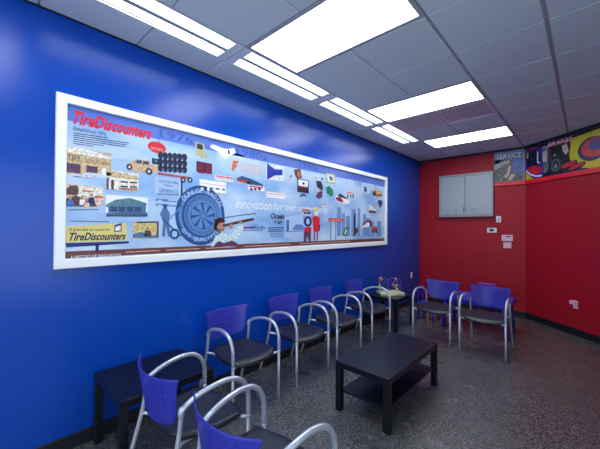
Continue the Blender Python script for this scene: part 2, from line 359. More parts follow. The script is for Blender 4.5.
# printed shapes in wall metres: kind, layer, ink, geometry
MURAL=[('P',1,'band',[(-1.06,2.415),(3.59,2.415),(3.59,2.3),(-1.06,2.3)]),
('P',1,'brown',[(-1.06,1.385),(3.59,1.385),(3.59,1.335),(-1.06,1.335)]),
('P',1,'sheet',[(-1.072,2.161),(-0.932,2.22),(-0.798,2.172),(-0.578,2.182),(-0.577,2.101),(-0.865,2.071),(-1.072,2.092)]),
('P',1,'sheet',[(0.144,2.318),(0.406,2.326),(0.72,2.248),(0.721,2.181),(0.358,2.152),(0.122,2.216)]),
('P',1,'sheet',[(1.03,2.271),(1.256,2.271),(1.256,2.13),(1.03,2.13)]),
('P',1,'sheet',[(2.319,2.22),(2.798,2.22),(2.798,2.078),(2.319,2.078)]),
('P',1,'sheet',[(2.796,2.304),(3.18,2.304),(3.18,2.211),(2.796,2.211)]),
('L',1,'pale',0.004,[(0.743,2.184),(0.75,1.466)]),
('T',3,'red','TireDiscounters',-1.04,2.288,0.542,0.091,0.25,0.035),
('T',3,'navy','Established 1976',-1.022,2.239,0.202,0.03,0.2,0),
('L',2,'ink',0.006,[(-1.022,2.218),(-0.806,2.23)]),
('L',2,'ink',0.006,[(-1.022,2.203),(-0.661,2.22)]),
('L',2,'ink',0.006,[(-1.022,2.188),(-0.676,2.203)]),
('L',2,'ink',0.006,[(-1.021,2.174),(-0.69,2.186)]),
('L',2,'ink',0.006,[(-1.021,2.159),(-0.833,2.165)]),
('L',2,'ink',0.006,[(-1.021,2.144),(-0.899,2.148)]),
('P',2,'sandl',[(-1.072,2.116),(-0.782,2.116),(-0.782,1.947),(-1.072,1.947)]),
('P',3,'cream',[(-1.072,2.113),(-0.98,2.124),(-0.783,2.091),(-0.783,2.069),(-1.071,2.078)]),
('P',3,'sand',[(-1.071,2.078),(-0.783,2.061),(-0.782,1.947),(-1.07,1.926)]),
('T',4,'ink','TIRE',-1.054,2.022,0.075,0.042,0,0),
('T',4,'brown','DISCOUNT SERVICE',-0.948,2.021,0.158,0.026,0,0),
('P',4,'plum',[(-1.071,2.002),(-0.977,2.002),(-0.977,1.938),(-1.071,1.938)]),
('P',4,'plum',[(-0.942,2.001),(-0.871,2.001),(-0.871,1.951),(-0.942,1.951)]),
('P',4,'white',[(-0.844,1.996),(-0.816,1.996),(-0.816,1.943),(-0.844,1.943)]),
('P',5,'silver',[(-0.977,1.927),(-0.929,1.952),(-0.864,1.952),(-0.796,1.941),(-0.795,1.93),(-0.977,1.909)]),
('L',2,'ink',0.005,[(-1.018,1.911),(-0.922,1.914)]),
('P',2,'peach',[(-1.077,1.855),(-0.834,1.855),(-0.834,1.709),(-1.077,1.709)]),
('P',3,'cream',[(-0.988,1.844),(-0.836,1.851),(-0.835,1.776),(-0.987,1.773)]),
('P',3,'umber',[(-1.068,1.815),(-1.035,1.846),(-0.994,1.85),(-0.982,1.802),(-0.999,1.779),(-1.057,1.781)]),
('P',3,'umber',[(-1.076,1.752),(-0.999,1.779),(-0.951,1.754),(-0.895,1.765),(-0.874,1.707),(-1.075,1.697)]),
('E',5,'skin',-1.034,1.759,0.009,0.014,0),
('P',4,'blue',[(-1.05,1.702),(-1.048,1.74),(-1.019,1.742),(-1.013,1.704)]),
('E',5,'skin',-0.964,1.771,0.01,0.014,0),
('P',4,'white',[(-0.981,1.713),(-0.978,1.752),(-0.948,1.754),(-0.942,1.715)]),
('E',5,'skin',-0.908,1.79,0.01,0.014,0),
('P',4,'navy',[(-0.927,1.73),(-0.924,1.77),(-0.892,1.773),(-0.885,1.732)]),
('E',5,'skin',-0.939,1.751,0.01,0.015,0),
('P',4,'peach',[(-0.957,1.692),(-0.954,1.732),(-0.923,1.734),(-0.917,1.694)]),
('P',4,'orange',[(-0.964,1.821),(-0.898,1.821),(-0.898,1.809),(-0.964,1.809)]),
('P',4,'orange',[(-0.888,1.787),(-0.835,1.787),(-0.835,1.769),(-0.888,1.769)]),
('L',2,'ink',0.005,[(-1.044,1.674),(-0.861,1.685)]),
('L',2,'ink',0.005,[(-1.032,1.597),(-0.792,1.597)]),
('P',2,'cream',[(-0.817,1.988),(-0.586,1.988),(-0.586,1.845),(-0.817,1.845)]),
('P',3,'sand',[(-0.803,1.959),(-0.761,1.987),(-0.591,1.961),(-0.59,1.937),(-0.796,1.938)]),
('L',3,'ink',0.012,[(-0.717,1.908),(-0.665,1.91)]),
('L',3,'ink',0.012,[(-0.65,1.91),(-0.598,1.913)]),
('L',3,'ink',0.012,[(-0.716,1.873),(-0.664,1.874)]),
('L',3,'ink',0.012,[(-0.649,1.875),(-0.597,1.877)]),
('T',3,'brown','TIRES & MORE',-0.723,1.845,0.126,0.017,0,0),
('L',3,'orange',0.012,[(-0.731,1.855),(-0.589,1.86)]),
('P',3,'plum',[(-0.813,1.973),(-0.798,1.973),(-0.798,1.839),(-0.813,1.839)]),
('P',3,'umber',[(-0.781,1.916),(-0.763,1.916),(-0.763,1.842),(-0.781,1.842)]),
('P',2,'white',[(-0.815,1.8),(-0.513,1.8),(-0.513,1.641),(-0.815,1.641)]),
('P',3,'teal',[(-0.814,1.725),(-0.751,1.766),(-0.648,1.787),(-0.527,1.756),(-0.515,1.74),(-0.814,1.706)]),
('P',3,'steel',[(-0.8,1.71),(-0.526,1.739),(-0.526,1.674),(-0.799,1.665)]),
('P',4,'slate',[(-0.786,1.712),(-0.739,1.712),(-0.739,1.674),(-0.786,1.674)]),
('P',4,'slate',[(-0.729,1.714),(-0.681,1.714),(-0.681,1.676),(-0.729,1.676)]),
('P',4,'slate',[(-0.67,1.717),(-0.621,1.717),(-0.621,1.678),(-0.67,1.678)]),
('P',4,'slate',[(-0.611,1.72),(-0.561,1.72),(-0.561,1.68),(-0.611,1.68)]),
('P',3,'slate',[(-0.813,1.662),(-0.514,1.678),(-0.513,1.643),(-0.813,1.636)]),
('L',4,'steel',0.008,[(-0.813,1.652),(-0.514,1.666)]),
('P',2,'gold',[(-0.624,1.602),(-0.422,1.602),(-0.422,1.462),(-0.624,1.462)]),
('L',3,'ink',0.012,[(-0.594,1.594),(-0.436,1.601)]),
('P',3,'steel',[(-0.623,1.47),(-0.623,1.502),(-0.563,1.518),(-0.492,1.484),(-0.427,1.492),(-0.426,1.467)]),
('E',4,'skin',-0.512,1.546,0.01,0.013,0),
('P',3,'umber',[(-0.539,1.485),(-0.532,1.53),(-0.492,1.53),(-0.476,1.484)]),
('P',4,'plum',[(-0.436,1.606),(-0.422,1.606),(-0.422,1.475),(-0.436,1.475)]),
('P',2,'yellow',[(-1.06,1.559),(-0.706,1.586),(-0.669,1.59),(-0.667,1.452),(-1.058,1.448)]),
('T',3,'ink','A great deal on a great tire.',-1.037,1.529,0.253,0.019,0,0.01),
('T',3,'ink','TireDiscounters',-1.047,1.461,0.365,0.053,0.3,0.03),
('P',3,'navy',[(-0.756,1.57),(-0.706,1.589),(-0.705,1.523),(-0.756,1.52)]),
('P',4,'paper',[(-0.749,1.559),(-0.713,1.57),(-0.712,1.531),(-0.749,1.528)]),
('P',2,'navy',[(-1.064,1.444),(-0.652,1.445),(-0.652,1.429),(-0.831,1.421),(-1.052,1.413)]),
('P',2,'navy',[(-0.878,1.427),(-0.857,1.427),(-0.857,1.371),(-0.878,1.371)]),
('T',3,'paper','A HISTORY OF INNOVATION',-1.029,1.333,0.319,0.021,0,0),
('L',3,'peach',0.006,[(-0.674,1.36),(-0.409,1.36)]),
('L',3,'peach',0.006,[(-0.358,1.36),(-0.039,1.36)]),
('L',3,'peach',0.006,[(0.024,1.36),(0.366,1.36)]),
('L',3,'peach',0.006,[(0.468,1.36),(1.158,1.36)]),
('L',3,'peach',0.006,[(1.337,1.36),(2.461,1.36)]),
('T',2,'year','1976',-0.418,2.322,0.299,0.07,0,0.01),
('T',2,'year','1980s',0.369,2.322,0.409,0.07,0,0.01),
('T',2,'year','1990s',1.328,2.322,0.356,0.07,0,0.01),
('T',2,'year','2000s',2.345,2.322,0.574,0.07,0,0.01),
('L',2,'year',0.006,[(-0.428,2.371),(-0.427,2.27)]),
('L',2,'year',0.006,[(1.323,2.402),(1.324,2.289)]),
('E',3,'red',-0.443,2.228,0.075,0.048,0),
('T',4,'peach','ORIGINAL',-0.496,2.203,0.107,0.025,0,0),
('P',3,'tan',[(-0.674,2.057),(-0.63,2.084),(-0.6,2.105),(-0.499,2.11),(-0.49,2.078),(-0.433,2.074),(-0.433,2.023),(-0.498,1.998),(-0.666,2.007)]),
('P',4,'slate',[(-0.618,2.074),(-0.596,2.096),(-0.562,2.099),(-0.565,2.07)]),
('P',4,'slate',[(-0.554,2.096),(-0.511,2.099),(-0.502,2.072),(-0.554,2.07)]),
('E',5,'ink',-0.655,2.032,0.022,0.024,0),
('E',6,'silver',-0.655,2.032,0.01,0.011,0),
('E',5,'ink',-0.506,2.017,0.027,0.028,0),
('E',6,'silver',-0.506,2.017,0.012,0.013,0),
('P',3,'rust',[(-0.433,2.019),(-0.145,2.017),(-0.145,1.999),(-0.432,2.0)]),
('E',4,'charcoal',-0.413,2.166,0.022,0.031,0),
('E',4,'charcoal',-0.413,2.113,0.022,0.03,0),
('E',4,'charcoal',-0.412,2.059,0.023,0.031,0),
('E',4,'charcoal',-0.373,2.17,0.024,0.031,0),
('E',4,'charcoal',-0.372,2.116,0.023,0.031,0),
('E',4,'charcoal',-0.371,2.062,0.023,0.031,0),
('E',4,'charcoal',-0.331,2.175,0.023,0.031,0),
('E',4,'charcoal',-0.33,2.12,0.024,0.031,0),
('E',4,'charcoal',-0.33,2.065,0.023,0.031,0),
('E',4,'charcoal',-0.288,2.179,0.024,0.032,0),
('E',4,'charcoal',-0.288,2.124,0.024,0.031,0),
('E',4,'charcoal',-0.287,2.068,0.024,0.032,0),
('E',4,'charcoal',-0.245,2.183,0.025,0.032,0),
('E',4,'charcoal',-0.244,2.127,0.025,0.032,0),
('E',4,'charcoal',-0.243,2.071,0.025,0.032,0),
('E',4,'charcoal',-0.2,2.188,0.026,0.032,0),
('E',4,'charcoal',-0.199,2.131,0.025,0.033,0),
('E',4,'charcoal',-0.199,2.075,0.026,0.032,0),
('E',5,'steel',-0.392,2.153,0.008,0.009,0),
('E',5,'steel',-0.391,2.102,0.008,0.009,0),
('E',5,'steel',-0.391,2.05,0.008,0.01,0),
('E',5,'steel',-0.35,2.157,0.008,0.009,0),
('E',5,'steel',-0.349,2.105,0.007,0.01,0),
('E',5,'steel',-0.349,2.053,0.008,0.01,0),
('E',5,'steel',-0.307,2.161,0.008,0.01,0),
('E',5,'steel',-0.306,2.109,0.008,0.009,0),
('E',5,'steel',-0.306,2.056,0.008,0.01,0),
('E',5,'steel',-0.263,2.166,0.009,0.009,0),
('E',5,'steel',-0.262,2.113,0.008,0.009,0),
('E',5,'steel',-0.262,2.059,0.009,0.01,0),
('E',5,'steel',-0.217,2.17,0.009,0.01,0),
('E',5,'steel',-0.217,2.116,0.009,0.01,0),
('E',5,'steel',-0.216,2.063,0.009,0.01,0),
('P',3,'charcoal',[(-0.483,2.133),(-0.417,2.133),(-0.417,2.085),(-0.483,2.085)]),
('E',5,'steel',-0.45,2.113,0.012,0.013,0),
('E',5,'ink',-0.212,1.982,0.024,0.025,0),
('E',6,'silver',-0.212,1.982,0.01,0.01,0),
('E',5,'ink',-0.145,1.99,0.025,0.025,0),
('E',6,'silver',-0.145,1.99,0.011,0.01,0),
('P',2,'pale',[(-0.457,1.986),(-0.219,1.986),(-0.219,1.829),(-0.457,1.829)]),
('T',3,'steel','GOODYEAR',-0.423,1.936,0.175,0.025,0,0.02),
('T',3,'steel','TIRES',-0.381,1.909,0.079,0.015,0,0.02),
('T',3,'steel',"GENERAL'S",-0.422,1.855,0.165,0.03,0,0.02),
('L',3,'steel',0.01,[(-0.439,1.837),(-0.247,1.844)]),
('P',2,'steel',[(-0.447,1.798),(-0.237,1.798),(-0.237,1.778),(-0.447,1.778)]),
('P',3,'pale',[(-0.43,1.791),(-0.396,1.791),(-0.396,1.777),(-0.43,1.777)]),
('P',3,'pale',[(-0.345,1.797),(-0.256,1.797),(-0.256,1.786),(-0.345,1.786)]),
('P',2,'steel',[(-0.446,1.756),(-0.237,1.756),(-0.237,1.738),(-0.446,1.738)]),
('P',3,'pale',[(-0.43,1.749),(-0.396,1.749),(-0.396,1.738),(-0.43,1.738)]),
('P',3,'pale',[(-0.345,1.754),(-0.255,1.754),(-0.255,1.746),(-0.345,1.746)]),
('P',2,'steel',[(-0.23,1.997),(-0.214,1.997),(-0.214,1.48),(-0.23,1.48)]),
('E',3,'tire',-0.027,1.67,0.253,0.281,0),
('E',4,'tirel',-0.027,1.67,0.221,0.239,0.88),
('E',4,'tirel',-0.016,1.67,0.181,0.188,0.94),
('E',4,'steel',-0.011,1.666,0.166,0.174,0),
('E',5,'tirel',-0.011,1.666,0.145,0.146,0.9),
('E',5,'tire',-0.011,1.666,0.124,0.125,0),
('P',2,'tire',[(-0.255,1.755),(-0.201,1.839),(-0.085,1.932),(-0.045,1.908),(-0.12,1.442),(-0.197,1.498),(-0.254,1.587)]),
('P',6,'tirel',[(0.024,1.666),(0.02,1.683),(0.077,1.748),(0.11,1.697)]),
('P',6,'tirel',[(0.014,1.691),(-0.001,1.7),(-0.007,1.786),(0.053,1.774)]),
('P',6,'tirel',[(-0.011,1.701),(-0.028,1.697),(-0.093,1.754),(-0.042,1.787)]),
('P',6,'tirel',[(-0.036,1.691),(-0.045,1.676),(-0.131,1.67),(-0.119,1.73)]),
('P',6,'tirel',[(-0.046,1.666),(-0.042,1.649),(-0.099,1.584),(-0.132,1.635)]),
('P',6,'tirel',[(-0.036,1.641),(-0.021,1.632),(-0.015,1.546),(-0.075,1.558)]),
('P',6,'tirel',[(-0.011,1.631),(0.006,1.635),(0.071,1.578),(0.02,1.545)]),
('P',6,'tirel',[(0.014,1.641),(0.023,1.656),(0.109,1.662),(0.097,1.602)]),
('E',7,'steel',-0.011,1.666,0.041,0.042,0),
('E',8,'tirel',-0.011,1.666,0.016,0.017,0),
('A',5,'pale','DUNLOP RADIAL',-0.024,1.67,0.213,0.04,140,25),
('A',5,'pale','G/T QUALIFIER',-0.024,1.67,-0.243,0.036,218,325),
('P',3,'steel',[(-0.393,1.483),(-0.386,1.602),(-0.412,1.67),(-0.387,1.722),(-0.353,1.723),(-0.326,1.673),(-0.334,1.586),(-0.315,1.482),(-0.342,1.474),(-0.36,1.568),(-0.367,1.474)]),
('E',4,'tire',-0.37,1.735,0.017,0.023,0),
('E',4,'tire',-0.284,1.499,0.043,0.048,0),
('E',5,'pale',-0.284,1.499,0.025,0.028,0),
('L',4,'tirel',0.01,[(-0.326,1.629),(-0.219,1.757)]),
('L',4,'tire',0.014,[(-0.386,1.628),(-0.234,1.481)]),
('P',3,'khaki',[(-0.1,2.351),(-0.008,2.346),(0.009,2.255),(0.067,2.236),(-0.007,2.209),(-0.089,2.228)]),
('P',4,'charcoal',[(-0.08,2.337),(-0.018,2.335),(-0.018,2.288),(-0.079,2.29)]),
('P',3,'charcoal',[(-0.083,2.173),(0.08,2.173),(0.08,2.074),(-0.083,2.074)]),
('L',4,'maroon',0.012,[(-0.068,2.154),(-0.001,2.159)]),
('L',4,'maroon',0.012,[(0.015,2.159),(0.068,2.161)]),
('L',4,'maroon',0.012,[(-0.067,2.134),(-0.001,2.137)]),
('L',4,'maroon',0.012,[(0.015,2.138),(0.068,2.14)]),
('L',4,'maroon',0.012,[(-0.067,2.113),(-0.0,2.116)]),
('L',4,'maroon',0.012,[(0.015,2.117),(0.069,2.119)]),
('L',4,'maroon',0.012,[(-0.067,2.093),(-0.0,2.094)]),
('L',4,'maroon',0.012,[(0.016,2.096),(0.069,2.098)]),
('L',4,'maroon',0.012,[(-0.067,2.072),(0.0,2.072)]),
('L',4,'maroon',0.012,[(0.016,2.075),(0.069,2.076)]),
('P',3,'white',[(0.055,2.35),(0.088,2.361),(0.189,2.347),(0.259,2.35),(0.331,2.374),(0.356,2.327),(0.283,2.284),(0.225,2.243),(0.178,2.265),(0.155,2.301),(0.066,2.323)]),
('L',4,'ink',0.02,[(0.265,2.341),(0.271,2.297)]),
('P',4,'peach',[(0.055,2.35),(0.088,2.361),(0.077,2.335)]),
('P',3,'orange',[(0.32,2.244),(0.388,2.25),(0.382,2.223),(0.351,2.213),(0.376,2.201),(0.37,2.18),(0.339,2.17),(0.34,2.139),(0.303,2.144)]),
('L',3,'peach',0.007,[(0.42,2.234),(0.706,2.235)]),
('L',3,'peach',0.007,[(0.42,2.216),(0.706,2.217)]),
('L',3,'peach',0.007,[(0.42,2.199),(0.706,2.199)]),
('L',3,'peach',0.007,[(0.421,2.181),(0.706,2.181)]),
('L',3,'peach',0.007,[(0.421,2.163),(0.706,2.163)]),
('L',3,'peach',0.007,[(0.421,2.145),(0.706,2.146)]),
('P',2,'white',[(-0.051,2.01),(0.24,2.01),(0.24,1.879),(-0.051,1.879)]),
('P',3,'red',[(-0.045,1.972),(0.233,1.972),(0.233,1.975),(-0.045,1.975)]),
('P',3,'charcoal',[(-0.04,1.942),(0.228,1.942),(0.228,1.928),(-0.04,1.928)]),
('P',4,'white',[(-0.035,1.934),(-0.009,1.934),(-0.009,1.906),(-0.035,1.906)]),
('P',4,'white',[(0.029,1.941),(0.056,1.941),(0.056,1.912),(0.029,1.912)]),
('P',4,'white',[(0.095,1.947),(0.123,1.947),(0.123,1.918),(0.095,1.918)]),
('P',4,'white',[(0.163,1.954),(0.192,1.954),(0.192,1.924),(0.163,1.924)]),
('P',3,'greyw',[(-0.05,1.899),(0.24,1.899),(0.24,1.879),(-0.05,1.879)]),
('P',2,'paper',[(0.113,2.073),(0.328,2.073),(0.328,2.02),(0.113,2.02)]),
('P',3,'red',[(0.119,2.055),(0.322,2.055),(0.322,2.066),(0.119,2.066)]),
('P',3,'charcoal',[(0.124,2.04),(0.316,2.04),(0.316,2.043),(0.124,2.043)]),
('P',4,'white',[(0.13,2.037),(0.148,2.037),(0.148,2.023),(0.13,2.023)]),
('P',4,'white',[(0.176,2.042),(0.195,2.042),(0.195,2.029),(0.176,2.029)]),
('P',4,'white',[(0.224,2.048),(0.242,2.048),(0.242,2.034),(0.224,2.034)]),
('P',4,'white',[(0.272,2.054),(0.291,2.054),(0.291,2.04),(0.272,2.04)]),
('P',3,'greyw',[(0.113,2.017),(0.328,2.017),(0.328,2.02),(0.113,2.02)]),
('P',3,'slate',[(0.371,2.071),(0.434,2.1),(0.553,2.083),(0.722,2.041),(0.722,2.025),(0.513,2.024),(0.372,2.04)]),
('P',3,'greyw',[(0.371,2.05),(0.54,2.05),(0.54,2.022),(0.371,2.022)]),
('L',4,'red',0.018,[(0.384,2.047),(0.5,2.044)]),
('P',4,'white',[(0.514,2.014),(0.745,2.014),(0.745,1.965),(0.514,1.965)]),
('L',5,'red',0.015,[(0.527,2.001),(0.722,2.002)]),
('P',5,'charcoal',[(0.541,1.984),(0.575,1.984),(0.575,1.961),(0.541,1.961)]),
('P',5,'charcoal',[(0.595,1.99),(0.63,1.99),(0.63,1.966),(0.595,1.966)]),
('P',5,'charcoal',[(0.651,1.995),(0.687,1.995),(0.687,1.971),(0.651,1.971)]),
('P',2,'paper',[(0.764,2.277),(1.047,2.285),(1.048,2.118),(0.766,2.097)]),
('P',3,'royal',[(0.779,2.291),(0.902,2.235),(1.022,2.252),(1.023,2.181),(0.902,2.165),(0.78,2.099)]),
('P',2,'white',[(0.774,1.968),(1.067,1.968),(1.067,1.898),(0.774,1.898)]),
('P',3,'red',[(0.782,1.946),(1.058,1.946),(1.058,1.953),(0.782,1.953)]),
('P',3,'charcoal',[(0.79,1.928),(1.05,1.928),(1.05,1.926),(0.79,1.926)]),
('P',4,'white',[(0.797,1.924),(0.821,1.924),(0.821,1.908),(0.797,1.908)]),
('P',4,'white',[(0.86,1.929),(0.884,1.929),(0.884,1.913),(0.86,1.913)]),
('P',4,'white',[(0.924,1.935),(0.95,1.935),(0.95,1.918),(0.924,1.918)]),
('P',4,'white',[(0.99,1.94),(1.016,1.94),(1.016,1.923),(0.99,1.923)]),
('P',3,'greyw',[(0.775,1.903),(1.067,1.903),(1.067,1.898),(0.775,1.898)]),
('P',3,'greyw',[(1.116,2.126),(1.158,2.21),(1.193,2.205),(1.15,2.118)]),
('P',4,'slate',[(1.15,2.179),(1.167,2.205),(1.184,2.201),(1.167,2.171)]),
('P',3,'umber',[(1.219,2.28),(1.337,2.303),(1.366,2.193),(1.274,2.169),(1.228,2.226)]),
('P',4,'orange',[(1.273,2.263),(1.328,2.27),(1.338,2.202),(1.292,2.196)]),
('P',4,'charcoal',[(1.279,2.176),(1.497,2.176),(1.497,2.007),(1.279,2.007)]),
('P',5,'white',[(1.296,2.166),(1.479,2.166),(1.479,2.09),(1.296,2.09)]),
('L',6,'red',0.01,[(1.299,2.072),(1.477,2.083)]),
('E',6,'charcoal',1.395,2.126,0.022,0.018,0),
('P',4,'charcoal',[(1.313,1.947),(1.368,1.99),(1.416,1.994),(1.474,1.962),(1.425,1.969),(1.387,1.972),(1.35,1.95)]),
('P',3,'charcoal',[(1.643,2.187),(1.749,2.199),(1.794,2.122),(1.783,2.066),(1.665,2.109)]),
('P',3,'plum',[(1.635,1.972),(1.708,2.073),(1.783,2.052),(1.773,1.976),(1.709,1.951)]),
('E',4,'greyw',1.665,2.069,0.063,0.029,0),
('E',4,'khaki',1.633,2.226,0.031,0.016,0),
('E',4,'charcoal',1.771,2.229,0.022,0.014,0),
('P',3,'khaki',[(1.847,2.321),(2.056,2.335),(2.105,2.189),(1.86,2.184)]),
('P',4,'paper',[(1.881,2.301),(2.02,2.309),(2.069,2.214),(1.905,2.21)]),
('P',5,'slate',[(1.927,2.29),(1.997,2.284),(2.021,2.23),(1.95,2.236)]),
('P',3,'green',[(1.86,2.122),(1.928,2.149),(2.022,2.102),(2.023,2.024),(1.964,2.005),(1.872,2.046)]),
('P',3,'white',[(2.07,2.006),(2.143,2.055),(2.295,2.023),(2.455,1.975),(2.428,1.935),(2.27,1.918),(2.095,1.95)]),
('P',4,'maroon',[(2.083,2.0),(2.193,2.023),(2.27,1.969),(2.27,1.932),(2.107,1.958)]),
('P',5,'navy',[(2.119,2.031),(2.193,2.067),(2.374,2.014),(2.401,1.994),(2.269,2.004)]),
('P',3,'silver',[(2.333,2.116),(2.579,2.116),(2.579,2.03),(2.333,2.03)]),
('L',4,'red',0.012,[(2.36,2.096),(2.536,2.099)]),
('P',4,'plum',[(2.373,2.07),(2.408,2.07),(2.408,2.017),(2.373,2.017)]),
('P',4,'plum',[(2.454,2.077),(2.49,2.077),(2.49,2.023),(2.454,2.023)]),
('P',4,'plum',[(2.523,2.083),(2.559,2.083),(2.559,2.028),(2.523,2.028)]),
('P',3,'slate',[(2.858,2.238),(2.935,2.237),(2.952,2.157),(2.858,2.153)]),
('P',2,'sheet',[(2.767,2.22),(3.048,2.22),(3.048,2.132),(2.767,2.132)]),
('P',3,'sand',[(3.129,2.215),(3.461,2.215),(3.461,2.114),(3.129,2.114)]),
('P',4,'umber',[(3.13,2.173),(3.248,2.209),(3.248,2.114),(3.13,2.113)]),
('P',4,'rust',[(3.248,2.149),(3.46,2.163),(3.46,2.121),(3.249,2.104)]),
('P',3,'navy',[(3.318,2.051),(3.48,2.051),(3.48,1.973),(3.318,1.973)]),
('P',4,'maroon',[(3.336,1.965),(3.462,1.972),(3.408,1.908)]),
('P',3,'paper',[(3.017,1.955),(3.115,1.935),(3.25,1.883),(3.251,1.814),(3.018,1.814)]),
('P',4,'umber',[(3.018,1.863),(3.25,1.854),(3.251,1.818),(3.018,1.814)]),
('T',3,'white','innovation',0.356,1.76,0.488,0.103,0.2,0.01),
('T',3,'cloud','for our community',0.867,1.771,1.041,0.082,0.2,0.03),
('P',4,'shirt',[(0.077,1.375),(0.119,1.475),(0.209,1.509),(0.304,1.473),(0.376,1.575),(0.414,1.617),(0.452,1.596),(0.44,1.512),(0.341,1.4),(0.317,1.36)]),
('E',5,'skin',0.186,1.568,0.048,0.055,0),
('P',6,'hair',[(0.102,1.572),(0.117,1.636),(0.173,1.657),(0.225,1.638),(0.231,1.613),(0.162,1.602),(0.14,1.563),(0.141,1.514),(0.113,1.534)]),
('P',6,'umber',[(0.208,1.587),(0.413,1.632),(0.591,1.666),(0.599,1.638),(0.414,1.604),(0.209,1.563)]),
('E',7,'skin',0.42,1.609,0.02,0.02,0),
('E',7,'skin',0.303,1.569,0.022,0.026,0),
('P',5,'plum',[(0.098,1.371),(0.153,1.426),(0.222,1.404),(0.316,1.427),(0.378,1.399),(0.378,1.365)]),
('E',7,'ink',0.214,1.578,0.009,0.008,0),
('L',7,'maroon',0.006,[(0.195,1.54),(0.218,1.543)]),
('L',3,'navy',0.008,[(0.219,1.653),(0.363,1.678),(0.626,1.714)]),
('T',3,'ink','THANKS TO',0.572,1.583,0.083,0.013,0,0),
('T',3,'royal','AMERICAN',0.492,1.546,0.264,0.028,0.3,0.03),
('P',3,'red',[(0.465,1.569),(0.505,1.569),(0.505,1.548),(0.465,1.548)]),
('L',3,'ink',0.006,[(0.453,1.527),(0.727,1.533)]),
('T',3,'ink','Ocean',0.838,1.665,0.215,0.062,0.2,0.03),
('T',3,'ink','+ art',0.892,1.602,0.128,0.052,0.2,0.03),
('L',3,'navy',0.008,[(0.801,1.56),(1.054,1.565)]),
('L',3,'navy',0.008,[(0.801,1.539),(1.054,1.542)]),
('L',3,'navy',0.008,[(0.801,1.517),(1.054,1.52)]),
('L',3,'steel',0.005,[(0.832,1.494),(1.038,1.497)]),
('L',3,'steel',0.005,[(0.832,1.475),(1.038,1.477)]),
('L',3,'steel',0.005,[(0.832,1.456),(1.038,1.457)]),
('P',2,'pale',[(1.069,1.689),(1.389,1.736),(1.392,1.431),(1.071,1.437)]),
('P',3,'steel',[(1.091,1.653),(1.139,1.653),(1.139,1.521),(1.091,1.521)]),
('L',3,'tirel',0.012,[(1.071,1.515),(1.41,1.52)]),
('P',3,'tirel',[(1.191,1.533),(1.261,1.607),(1.391,1.596),(1.41,1.533)]),
('P',3,'silver',[(1.37,1.787),(1.556,1.787),(1.556,1.723),(1.37,1.723)]),
('L',4,'red',0.018,[(1.389,1.791),(1.505,1.786)]),
('P',4,'charcoal',[(1.399,1.762),(1.545,1.762),(1.545,1.738),(1.399,1.738)]),
('E',4,'navy',1.483,1.643,0.077,0.067,0),
('E',5,'pale',1.483,1.643,0.035,0.039,0),
('P',4,'red',[(1.42,1.565),(1.547,1.572),(1.557,1.506),(1.411,1.507)]),
('P',4,'plum',[(1.411,1.507),(1.547,1.506),(1.539,1.382),(1.499,1.383),(1.478,1.468),(1.45,1.385),(1.402,1.386)]),
('P',4,'red',[(1.566,1.69),(1.627,1.725),(1.722,1.708),(1.729,1.641),(1.692,1.506),(1.598,1.506),(1.587,1.612)]),
('E',5,'paper',1.647,1.753,0.041,0.032,0),
('E',6,'yellow',1.647,1.809,0.046,0.035,0),
('P',3,'navy',[(1.69,1.64),(1.744,1.6),(1.723,1.519),(1.67,1.506)]),
('P',4,'maroon',[(1.604,1.506),(1.63,1.506),(1.63,1.386),(1.604,1.386)]),
('P',4,'maroon',[(1.662,1.506),(1.688,1.506),(1.688,1.391),(1.662,1.391)]),
('L',3,'red',0.012,[(1.763,1.883),(1.885,1.88)]),
('P',2,'paper',[(1.752,1.893),(1.885,1.894),(1.863,1.858),(1.774,1.86)]),
('P',4,'red',[(1.921,1.7),(2.272,1.7),(2.272,1.654),(1.921,1.654)]),
('L',5,'peach',0.012,[(1.955,1.673),(2.234,1.676)]),
('P',3,'steel',[(1.962,1.659),(1.986,1.659),(1.986,1.391),(1.962,1.391)]),
('P',3,'steel',[(2.081,1.661),(2.1,1.661),(2.1,1.388),(2.081,1.388)]),
('P',2,'sky2',[(2.12,1.865),(2.223,1.865),(2.223,1.444),(2.12,1.444)]),
('P',2,'sky2',[(2.246,1.783),(2.326,1.783),(2.326,1.442),(2.246,1.442)]),
('P',2,'sky2',[(2.349,1.742),(2.459,1.742),(2.459,1.44),(2.349,1.44)]),
('P',2,'sky2',[(2.497,1.854),(2.612,1.854),(2.612,1.438),(2.497,1.438)]),
('P',2,'sky2',[(2.567,1.78),(2.626,1.78),(2.626,1.438),(2.567,1.438)]),
('P',2,'sky2',[(2.681,1.879),(2.743,1.879),(2.743,1.436),(2.681,1.436)]),
('P',2,'sky2',[(2.83,1.79),(2.926,1.79),(2.926,1.433),(2.83,1.433)]),
('P',2,'sky2',[(2.924,1.728),(3.053,1.728),(3.053,1.431),(2.924,1.431)]),
('P',2,'sky2',[(3.084,1.665),(3.185,1.665),(3.185,1.429),(3.084,1.429)]),
('P',2,'sky2',[(3.286,1.686),(3.429,1.686),(3.429,1.426),(3.286,1.426)]),
('P',4,'green',[(2.248,1.473),(2.351,1.577),(2.431,1.57),(2.352,1.427)]),
('P',5,'paper',[(2.299,1.48),(2.351,1.539),(2.386,1.532),(2.333,1.465)]),
('E',4,'umber',2.634,1.524,0.058,0.047,0),
('P',4,'white',[(2.801,1.628),(2.987,1.697),(3.084,1.665),(3.101,1.582),(2.802,1.572)]),
('P',5,'maroon',[(2.801,1.628),(2.987,1.7),(3.084,1.665),(3.068,1.648),(2.955,1.658),(2.832,1.596)]),
('P',5,'charcoal',[(3.051,1.701),(3.11,1.674),(3.101,1.582),(3.036,1.581)]),
('P',4,'rust',[(3.118,1.59),(3.287,1.59),(3.287,1.54),(3.118,1.54)]),
